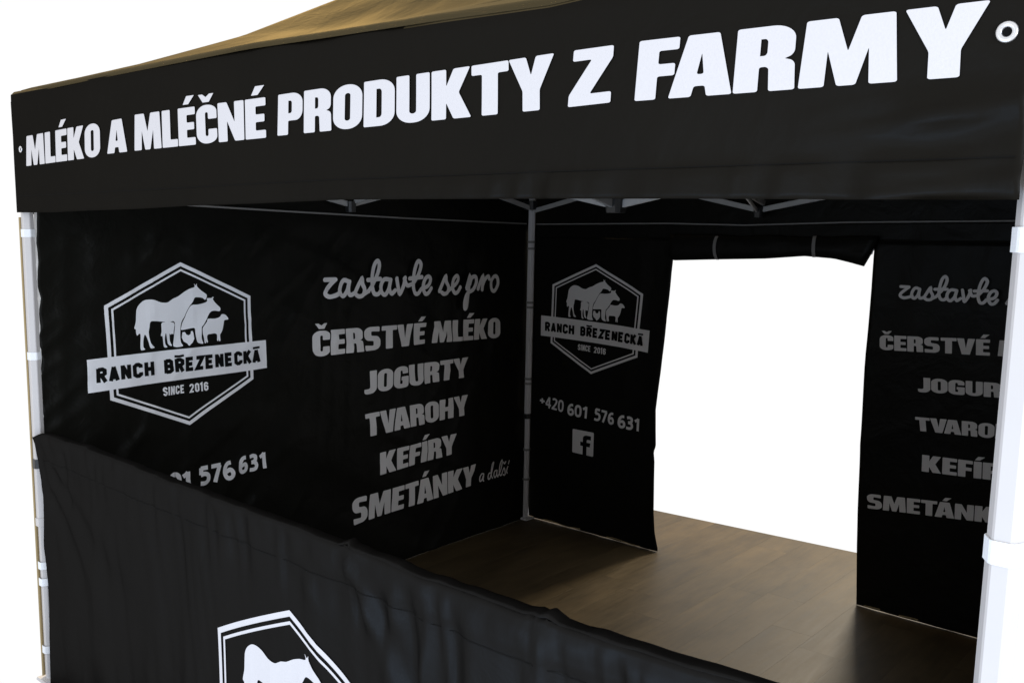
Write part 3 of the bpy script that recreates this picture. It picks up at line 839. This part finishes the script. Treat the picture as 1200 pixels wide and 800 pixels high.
# stitched hem line and grommets
def line_print(panel, parent, pts, w, mat, name, off=0.003, steps=60):
    rb = Ribbons()
    us = np.linspace(pts[0][0], pts[-1][0], steps)
    vs = interp(pts)(us)
    rb.stroke([(a, b) for a, b in zip(us, vs)], w, smooth=False, cap=False, rise=0)
    return panel.print_mesh(name, mat, parent, rb.V, rb.F, off=off, zs=rb.Z, cell=.05)
line_print(val, vfront, [(0.02, 1.938), (1.0, 1.94), (1.9, 1.945), (2.6, 1.941), (3.44, 1.932)], 0.0016, M_PRINT_BLACK, 'hem_seam')
def grommet(u, v, ro=0.0150, ri=0.0062):
    c = val.pts([u], [v], 0.001)[0]
    n, mm_ = 32, 8
    g = Geo(); rm, rt = (ro+ri)/2, (ro-ri)/2
    for i in range(n):
        a = 2*math.pi*i/n
        for j in range(mm_):
            b = 2*math.pi*j/mm_
            rr = rm+rt*math.cos(b)
            g.v.append((c[0]+rr*math.cos(a), c[1]-.0028*math.sin(b)-.001, c[2]+rr*math.sin(a)))
    for i in range(n):
        for j in range(mm_):
            g.f.append((i*mm_+j, ((i+1) % n)*mm_+j, ((i+1) % n)*mm_+(j+1) % mm_, i*mm_+(j+1) % mm_))
    g.build('grommet', M_STEEL, vfront, True)
    g = Geo(); g.prism([(c[0]+ri*math.cos(2*math.pi*k/20), c[1]-.0008, c[2]+ri*math.sin(2*math.pi*k/20)) for k in range(20)],
                       [(c[0]+ri*math.cos(2*math.pi*k/20), c[1]-.0002, c[2]+ri*math.sin(2*math.pi*k/20)) for k in range(20)])
    g.build('eyelet_hole', M_PRINT_BLACK, vfront)
grommet(3.4175, 2.1035); grommet(0.07, 2.109, .012, .006)

# the other three valances hang outside the legs
def soft(seed, amp=.004):
    return lambda u, v: amp*vnoise(u*2.2+seed, v*3, seed)+amp*.5*vnoise(u*7, v*2, seed+1)
vl = Panel(tw_left(-0.0125), soft(31)); vl.sheet('side_valance', M_WALL, canopy, lambda v: 0*v-.008, lambda v: 0*v+D+.01, lambda u: 1.83+.05*np.clip(1-u/.3, 0, 1), lambda u: ZE-0.05*np.sin(np.pi*np.clip(u/D, 0, 1))-.006-.03*np.clip(1-u/.1, 0, 1), du=.03)
vb = Panel(tw_back(D+.018), soft(33)); vb.sheet('back_valance', M_WALL, canopy, lambda v: 0*v-.015, lambda v: 0*v+W+.015, lambda u: 0*u+1.83, lambda u: ZE-0.05*np.sin(np.pi*np.clip(u/W, 0, 1))-.006, du=.03)
vr = Panel(lambda u, v, h: np.stack([W+.012-h+0*u, u, v+0*u], -1), soft(35, .002)); vr.sheet('side_valance', M_VAL, canopy, lambda v: 0*v-.01, lambda v: 0*v+D+.01, lambda u: 0*u+1.875, lambda u: ZE-0.05*np.sin(np.pi*np.clip(u/D, 0, 1))-.006, du=.03)

# ================================================================== LEFT SIDE WALL
side = empty('side_curtain', (0, D/2, 0))
tag(side, 'black side curtain on the left, hexagon emblem printed beside a list of dairy products', 'curtain')
def left_relief(u, v):
    h = 0.010*vnoise(u*1.3, v*1.1+3, 41)
    near = 1-sstep(.5, 1.9, u)
    h = h+(0.35+.65*near)*0.013*folds(u, v, .95, .13, 1.1, 44)*sstep(0.0, .3, u)+.009*near*folds(u, v, .6, .07, .6, 45)
    h = h+(0.4+.6*near)*0.005*folds(u, v, 1.5, .09, 1.4, 47)
    h = h+0.007*folds(u, v, -.5, .16, .7, 49)*sstep(.1, .5, u)
    # pulled flat at the back post and along the top
    pin = sstep(0.0, .12, 1.86-v)*sstep(0, .08, D-u)
    # the printed badge is stiffer than the cloth round it
    k_ = sstep(.14, .26, u)*(1-sstep(1.04, 1.16, u))*sstep(.92, 1.02, v)*(1-sstep(1.6, 1.72, v))
    return h*pin*(0.85)*(1-.6*k_)
sw = Panel(tw_left(-0.004), left_relief)
lf = interp([(0.0, .036), (1.0, .036), (1.04, .030), (1.077, .0424), (1.14, .032), (1.213, .0398), (1.27, .040), (1.313, .0483), (1.38, .037), (1.4476, .0456), (1.50, .044), (1.547, .054), (1.60, .042), (1.66, .045), (1.7285, .0507), (1.77, .046), (1.81, .052), (1.93, .0616)])
lw = sw.sheet('curtain_cloth', M_WALL, side, lambda v: lf(v), lambda v: 0*v+D-.004, lambda u: 0.0006+0*u,
              interp([(0, 1.95), (.2, 1.945), (.462, 1.931), (1.2, 1.905), (2.0, 1.88), (2.98, 1.857)]), du=.0165, solid=.0015)
put_word(sw, side, 'ČERSTVÉ', [(1.3367, 1.1912), (2.1077, 1.1903), (2.1125, 1.307), (1.3398, 1.3198)], M_PRINT_GREY)
put_word(sw, side, 'MLÉKO', [(2.164, 1.1873), (2.7187, 1.1728), (2.721, 1.2945), (2.1713, 1.3085)], M_PRINT_GREY)
put_word(sw, side, 'JOGURTY', [(1.6519, 0.9641), (2.4500, 0.966), (2.4522, 1.0807), (1.654, 1.0845)], M_PRINT_GREY)
put_word(sw, side, 'TVAROHY', [(1.6653, 0.735), (2.4450, 0.744), (2.4479, 0.8593), (1.6559, 0.8595)], M_PRINT_GREY)
put_word(sw, side, 'KEFÍRY', [(1.7537, 0.5156), (2.3400, 0.5314), (2.3431, 0.6473), (1.7614, 0.634)], M_PRINT_GREY)
put_word(sw, side, 'SMETÁNKY', [(1.5685, 0.2817), (2.5040, 0.3109), (2.5071, 0.4362), (1.5711, 0.4204)], M_PRINT_GREY)
rb = Ribbons()
for st in SCRIPT_STROKES: rb.stroke(st, 0.0225)
put_ribbons(sw, side, rb, M_PRINT_GREY, 'handwritten_lettering')
rb = Ribbons()
for st in ADALSI_STROKES: rb.stroke(st, 0.0085)
put_ribbons(sw, side, rb, M_PRINT_GREY, 'handwritten_lettering')
rb = Ribbons(); digits(rb, '+420', [(.27, .66), (.47, .668), (.47, .752), (.27, .744)]); put_ribbons(sw, side, rb, M_PRINT_IN, 'phone_number')
rb = Ribbons(); digits(rb, '601', [(0.497, 0.668), (0.6663, 0.6692), (0.6609, 0.7512), (0.4998, 0.7554)], .235); put_ribbons(sw, side, rb, M_PRINT_IN, 'phone_number')
rb = Ribbons(); digits(rb, '576', [(0.6987, 0.6733), (0.873, 0.673), (0.8728, 0.7561), (0.6962, 0.7561)], .235); put_ribbons(sw, side, rb, M_PRINT_IN, 'phone_number')
rb = Ribbons(); digits(rb, '631', [(0.8987, 0.6853), (1.0619, 0.6897), (1.0579, 0.7672), (0.9001, 0.7662)], .225); put_ribbons(sw, side, rb, M_PRINT_IN, 'phone_number')
LH = [(0.6499, 1.6741), (0.9955, 1.5108), (0.9952, 1.1226), (0.6615, 0.9561), (0.3104, 1.1141), (0.3043, 1.5048)]
LB = [(0.2212, 1.2908), (1.0691, 1.2997), (1.0698, 1.1674), (0.2218, 1.1537)]
emblem(sw, side, TPS(HEXO+BAN, LH+LB), M_PRINT_IN, M_PRINT_BLACK)
# pale binding down the front edge and piping along the top
rb = Ribbons(); vs_ = np.linspace(.05, 1.93, 90)
rb.stroke([(float(lf(v_))-.003, v_) for v_ in vs_], 0.011, smooth=False, cap=False, rise=0)
sw.print_mesh('edge_binding', M_BIND, side, rb.V, rb.F, zs=rb.Z, cell=.05)
line_print(sw, side, [(.05, 1.948), (.2, 1.942), (.462, 1.928), (1.2, 1.902), (2.0, 1.877), (2.96, 1.855)], 0.008, M_PIPE, 'top_piping')

# tan strip: warm reflected light painted along the front leg's outer side
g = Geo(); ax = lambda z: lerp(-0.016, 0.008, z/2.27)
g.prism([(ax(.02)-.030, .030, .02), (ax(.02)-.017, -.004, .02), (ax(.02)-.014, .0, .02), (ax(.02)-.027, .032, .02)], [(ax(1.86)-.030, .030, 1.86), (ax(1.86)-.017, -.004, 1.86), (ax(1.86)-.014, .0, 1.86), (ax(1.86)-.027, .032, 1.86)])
g.build('warm_edge_reflection', M_TAN, side)

# ================================================================== REAR WALL
rear = empty('rear_curtain', (W/2, D, 0))
tag(rear, 'black rear tent curtain with its middle door rolled up above a bright opening', 'curtain')
def back_relief(u, v):
    h = 0.009*vnoise(u*1.5+7, v*.9, 61)+0.006*folds(u, v, 1.4, .16, 1.2, 63)+.004*folds(u, v, .5, .2, .8, 64)
    pin = sstep(0.0, .12, 1.86-v)*sstep(0, .06, u)
    low = 1-sstep(0, .35, v)
    return (h*.6+low*.005*vnoise(u*4, v*2, 66))*pin
bw = Panel(tw_back(D), back_relief)
eL = interp([(0.02, .978), (.11, .955), (.2247, .9436), (.40, .9418), (.523, .9412), (.575, .934), (.61, .947), (.70, .942), (.8176, .9387), (.95, .954), (1.1123, .9754), (1.4948, 1.0139), (1.682, 1.030), (1.80, 1.04), (1.87, 1.045)])
eR = interp([(0.0, 2.122), (.4658, 2.1076), (.8042, 2.1033), (1.1791, 2.1053), (1.5471, 2.1193), (1.7677, 2.1241), (1.87, 2.126)])
bL = interp([(0, .002), (.048, .003), (.153, .004), (.29, .004), (.42, .001), (.52, .002), (.61, .003), (.70, .001), (.79, .003), (.886, .001), (.978, .005)])
bR = interp([(2.12, .0024), (2.22, .004), (2.2745, .002), (2.3945, .003), (2.55, .001), (2.6764, .003), (3.0, .003), (3.45, .003)])
topz = interp([(0, 1.856), (1.0, 1.862), (1.45, 1.853), (2.0, 1.868), (2.7, 1.874), (3.45, 1.878)])
DOOR_TOP = 1.775
pl_ = bw.sheet('curtain_panel', M_WALL, rear, lambda v: 0*v+.006, eL, bL, lambda u: 0*u+DOOR_TOP, du=.0165, solid=.0015)
pr_ = bw.sheet('curtain_panel', M_WALL, rear, eR, lambda v: 0*v+W-.006, bR, lambda u: 0*u+DOOR_TOP, du=.0165, solid=.0015)
hd_ = bw.sheet('header_panel', M_WALL, rear, lambda v: 0*v+.006, lambda v: 0*v+W-.006, lambda u: 0*u+DOOR_TOP, topz, du=.0165, solid=.0015)
line_print(bw, rear, [(0.04, 1.853), (1.0, 1.859), (1.45, 1.850), (2.0, 1.865), (2.7, 1.871), (3.44, 1.875)], 0.007, M_PIPE, 'top_piping')
for ua, ub in ((.12, .42), (.62, .86), (2.16, 2.24), (2.33, 2.42)):
    uu_ = np.linspace(ua, ub, 14); rb = Ribbons()
    rb.stroke([(a, .008+.004*math.sin((a-ua)*25)) for a in uu_], .006, smooth=False, cap=False, rise=0)
    bw.print_mesh('pale_hem', M_TAN, rear, rb.V, rb.F, zs=rb.Z)
# rolled up door: a real roll of cloth with a sagging lower side
bot_edge = interp([(1.0306, 1.6636), (1.0523, 1.6595), (1.297, 1.6705), (1.5879, 1.6823), (1.7914, 1.7001), (1.9429, 1.6913), (2.0273, 1.6732), (2.0853, 1.6587)])
g = Geo(); path = []; rad = []
K = 40; n = 16
rings = []
for i in range(K+1):
    u_ = 1.028+(2.085-1.028)*i/K
    zb_ = float(bot_edge(u_)); zt_ = 1.795
    ry_ = (zt_-zb_)/2; cz = (zt_+zb_)/2
    rr = []
    for j in range(n):
        a = 2*math.pi*j/n
        wob = 1+.16*float(vnoise(u_*7+j*.25, j*.6, 71))+.05*float(vnoise(u_*25, j*1.0, 72))
        rr.append((u_+.5*max(0, cz+ry_*math.sin(a)-zb_)*(i/K)**6+.004*math.sin(a*3)*(1 if i in (0, K) else 0), D-.024-.019*math.cos(a)*wob, cz+ry_*math.sin(a)*(wob if math.sin(a) > 0 else 1)))
    rings.append(rr)
for rr in rings: g.v += rr
for i in range(K):
    for j in range(n):
        g.f.append((i*n+j, i*n+(j+1) % n, (i+1)*n+(j+1) % n, (i+1)*n+j))
g.f += [tuple(range(n)), tuple(K*n+j for j in range(n))]
roll = g.build('rolled_door', M_WALL, rear, True)
for u_, lean in ((1.318, .012), (1.842, -.004)):
    zb_ = float(bot_edge(u_))
    g = Geo(); pa = []
    for k in range(13):
        a = math.radians(-95+190*k/12)
        ryy = (1.797-zb_)/2+.002; cz = (1.797+zb_)/2
        pa.append((u_+lean*math.cos(a*1.0)*-1.0, D-.024-.025*math.cos(a), cz+ryy*math.sin(a)))
    w2 = .0085
    vs2 = []
    for p in pa: vs2 += [(p[0]-w2, p[1], p[2]), (p[0]+w2, p[1], p[2]), (p[0]+w2, p[1]+.002, p[2]), (p[0]-w2, p[1]+.002, p[2])]
    g.v = vs2
    for k in range(12):
        for j in range(4): g.f.append((k*4+j, k*4+(j+1) % 4, k*4+4+(j+1) % 4, k*4+4+j))
    g.build('tie_strap', M_PIPE, rear)
# torn-open zip flaps at both upper corners of the opening
g = Geo(); g.tube([(1.045, D-.012, 1.772), (1.036, D-.02, 1.72), (1.058, D-.024, 1.665)], [.0035, .006, .002], 6); g.build('zip_end', M_PIPE, rear, True)
g = Geo(); g.tube([(2.128, D-.012, 1.782), (2.124, D-.02, 1.745), (2.121, D-.02, 1.715)], [.003, .007, .002], 6); g.build('zip_end', M_BIND, rear, True)
# emblem, phone, social badge on the left panel
BH = [(0.5122, 1.6232), (0.8403, 1.4654), (0.81, 1.1026), (0.4843, 0.9726), (0.1786, 1.1335), (0.1872, 1.4901)]
BB = [(0.1041, 1.298), (0.8869, 1.2615), (0.8779, 1.1363), (0.1032, 1.1733)]
emblem(bw, rear, TPS(HEXO+BAN, BH+BB), M_PRINT_GREY, M_PRINT_BLACK)
rb = Ribbons(); digits(rb, '+420', [(0.0965, 0.735), (0.2833, 0.715), (0.2895, 0.7901), (0.0959, 0.806)], .17); put_ribbons(bw, rear, rb, M_PRINT_GREY, 'phone_number')
rb = Ribbons(); digits(rb, '601', [(0.3117, 0.705), (0.4805, 0.7033), (0.4844, 0.7745), (0.3121, 0.777)], .21); put_ribbons(bw, rear, rb, M_PRINT_GREY, 'phone_number')
rb = Ribbons(); digits(rb, '576', [(0.512, 0.7003), (0.6583, 0.6906), (0.6589, 0.7612), (0.5165, 0.7744)], .19); put_ribbons(bw, rear, rb, M_PRINT_GREY, 'phone_number')
rb = Ribbons(); digits(rb, '631', [(0.6837, 0.6804), (0.8498, 0.6797), (0.8513, 0.7518), (0.6841, 0.7568)], .21); put_ribbons(bw, rear, rb, M_PRINT_GREY, 'phone_number')
fbq = [(0.3535, 0.48), (0.5119, 0.4761), (0.515, 0.6234), (0.3566, 0.6249)]
V, F = tess([(rounded([(0, 0, .05), (1, 0, .05), (1, 1, .05), (0, 1, .05)], .05), [])])
fb = bw.print_mesh('social_badge', M_PRINT_GREY, rear, [bil(fbq, *p) for p in V], F)
V, F = tess([(rounded([(.50, -.01, 0), (.68, -.01, 0), (.68, .36, 0), (.83, .36, 0), (.86, .53, 0), (.68, .53, 0), (.68, .66, .06), (.88, .66, 0), (.88, .83, 0), (.50, .83, .2), (.50, .53, 0), (.38, .53, 0), (.38, .36, 0), (.50, .36, 0)], 0), [])])
bw.print_mesh('letter', M_PRINT_BLACK, fb, [bil(fbq, *p) for p in V], F, off=.0036)
# product list on the right panel
def wq(pre, quad, w_full):   # widen a measured partial word to the full word that runs on behind the leg
    k = grot_word(w_full)[1]/grot_word(pre)[1]
    bl, br, tr, tl = quad
    return [bl, (bl[0]+(br[0]-bl[0])*k, bl[1]+(br[1]-bl[1])*k), (tl[0]+(tr[0]-tl[0])*k, tl[1]+(tr[1]-tl[1])*k), tl]
put_word(bw, rear, 'ČERSTVÉ', [(2.1744, 1.2689), (2.6532, 1.2852), (2.6501, 1.356), (2.1707, 1.3396)], M_PRINT_GREY)
put_word(bw, rear, 'MLÉKO', wq('M', [(2.6843, 1.287), (2.782, 1.290), (2.779, 1.3582), (2.6833, 1.3562)], 'MLÉKO'), M_PRINT_GREY)
put_word(bw, rear, 'JOGURTY', wq('JOGUR', [(2.3589, 1.0901), (2.7118, 1.1052), (2.7079, 1.1691), (2.3551, 1.1576)], 'JOGURTY'), M_PRINT_GREY)
put_word(bw, rear, 'TVAROHY', wq('TVARO', [(2.3604, 0.9083), (2.6927, 0.9214), (2.6916, 0.9875), (2.3526, 0.9725)], 'TVAROHY'), M_PRINT_GREY)
put_word(bw, rear, 'KEFÍRY', wq('KEFÍR', [(2.3949, 0.7216), (2.7355, 0.7359), (2.7328, 0.8106), (2.3927, 0.799)], 'KEFÍRY'), M_PRINT_GREY)
put_word(bw, rear, 'SMETÁNKY', wq('SMETÁNK', [(2.1539, 0.4978), (2.7153, 0.5412), (2.7149, 0.6127), (2.1503, 0.5693)], 'SMETÁNKY'), M_PRINT_GREY)
rb = Ribbons()
s0, s1 = np.array((1.4021, 1.474)), np.array((2.128, 1.463))
for st in SCRIPT_STROKES[:16]:
    o = []
    for (a, b) in st:
        s_ = (a-1.4021)/(2.128-1.4021); t_ = (b-(1.474-.011*s_))/(.175)
        o.append(bil([(2.2439, 1.5134), (2.6786, 1.5101), (2.6751, 1.6159), (2.2383, 1.6187)], s_, t_))
    rb.stroke(o, .0135)
put_ribbons(bw, rear, rb, M_PRINT_GREY, 'handwritten_lettering')

# ================================================================== RIGHT SIDE WALL (unseen, added to keep the interior dark)
rside = empty('side_curtain', (W, D/2, 0))
tag(rside, 'unseen tent curtain added behind the near right leg to darken the inside, white on its outside', 'curtain')
rw = Panel(lambda u, v, h: np.stack([W+.004-h+0*u, u, v+0*u], -1), soft(75, .004))
rw.sheet('curtain_cloth', M_WALL, rside, lambda v: 0*v+.045, lambda v: 0*v+D-.01, lambda u: 0*u+.012, lambda u: 0*u+1.90, du=.03, solid=.002, mats=[M_WALL, M_WHITE_OUTSIDE], flip=True)

# ================================================================== HALF WALL
half = empty('counter_curtain', (W/2, 0, 0))
tag(half, 'waist-high black cloth draped over the front rail, white emblem half cut off below', 'curtain')
htop = interp([(0.06, 1.020), (0.085, 1.026), (0.165, 1.047), (.52, 1.049), (1.10, 1.0374), (1.57, 1.0304), (1.93, 1.0275), (1.955, 1.035), (2.0, 1.030), (2.26, 1.0241), (2.56, 1.026), (2.61, 1.034), (2.66, 1.027), (2.75, 1.0285), (2.94, 1.0343), (3.06, 1.0385), (3.45, 1.05)])
hleft = interp([(0.0, .09), (.04, .0925), (.25, .1034), (.6, .1078), (.87, .1034), (.97, .084), (1.0237, .0689), (1.06, .07)])
def half_relief(u, v):
    drop = np.clip(1.04-v, 0, 2)
    top = sstep(0.0, .05, drop)
    h = .012*vnoise(u*1.2+2, v*.5, 81)*top
    # vertical folds starting at pinches on the rail
    lf_ = .8+.4*sstep(.9, 2.0, u)
    h = h+.011*lf_*folds(u+.04*drop, v, math.pi/2-.05, .12, 1.5, 83)*sstep(0, .25, drop)
    h = h+.0075*lf_*folds(u, v, math.pi/2+.12, .05, .5, 85)*sstep(0, .06, drop)*(1-.6*sstep(.1, .5, drop))
    # pulled from the top left corner
    ang = np.arctan2(drop, np.maximum(u-.06, 1e-3)); rr = np.hypot(u-.06, drop)
    h = h+.008*np.sin(ang*17+2.2*vnoise(rr*2, ang*2, 88))*sstep(.03, .25, rr)*(1-sstep(.5, 1.15, u))*sstep(.3, .6, ang)
    # two deep drapes below the gathers
    for uc, lean, s_ in ((1.95, 1.0, .65), (2.61, .15, .6)):
        d_ = u-(uc+lean*drop*.6)
        h = h+s_*.026*np.exp(-(d_/(.022+.05*drop))**2)*sstep(0, .08, drop)-s_*.012*np.exp(-((d_-.07)/(.03+.05*drop))**2)*sstep(.02, .2, drop)
    # the printed patch is stiffer and hangs flatter
    k_ = sstep(1.25, 1.38, u)*(1-sstep(2.08, 2.2, u))*(1-sstep(.80, .9, v))
    h = h*(1-.75*k_)
    # hem band stitched below the rail
    h = h+.003*(1-sstep(.095, .105, drop))
    # small puckers at the very edge
    gt = np.exp(-((u-1.96)/.035)**2)+np.exp(-((u-2.61)/.03)**2)
    h = h+(.006*vnoise(u*20, v*6, 90)+gt*.006*np.sin(u*230+drop*9))*(1-sstep(.0, .09, drop))
    return h
hw = Panel(tw_front(-0.03), half_relief)
hc = hw.sheet('curtain_cloth', M_HALF, half, hleft, lambda v: 0*v+W-.02, lambda u: .03+.01*np.sin(u*9), htop, du=.0135, solid=.0015)
# the cloth turned over the rail
Vt, Ft = [], []
us = np.linspace(.07, W-.02, 200)
for u_ in us:
    zt_ = float(htop(u_)); y0_ = float(hw.pts([u_], [zt_])[0][1])
    gth = math.exp(-((u_-1.96)/.03)**2)+math.exp(-((u_-2.61)/.03)**2)
    wob = .0035*float(vnoise(u_*20, 0, 93))+gth*(.006*math.sin(u_*260)+.004)
    for a_ in range(7):
        t_ = a_/6
        ya = y0_+(0.022-y0_)*t_
        Vt.append((u_, ya, zt_+.006*math.sin(math.pi*min(t_*1.2, 1))+wob*math.sin(math.pi*t_)-(.035*max(0, t_-.8)/.2)))
for i in range(len(us)-1):
    for j in range(6): Ft.append((i*7+j, (i+1)*7+j, (i+1)*7+j+1, i*7+j+1))
link('turned_edge', mesh_from(Vt, Ft), M_HALF, half, True, .0012)
seam = [(u_, float(htop(u_))-.10) for u_ in np.linspace(.14, 3.42, 60)]
line_print(hw, half, seam, .0015, M_PRINT_BLACK, 'hem_seam')
HHX = [(1.7172, 0.7956), (1.9914+.073, 0.6651-.0365), (1.3529, 0.6387)]
s_ = (2.0815-1.3529)/2
cx_ = 1.7172; cz_ = .7956-HT*s_
dst = [(cx_, .7956), (2.115, .605), (cx_+s_, cz_-HS*s_), (cx_, cz_-HT*s_), (cx_-s_, cz_-HS*s_), (1.3529, .6387)]
dst += [(cx_+p[0]*s_, cz_+p[1]*s_) for p in BAN]
emblem(hw, half, TPS(HEXO+BAN, dst), M_PRINT, M_PRINT_BLACK)
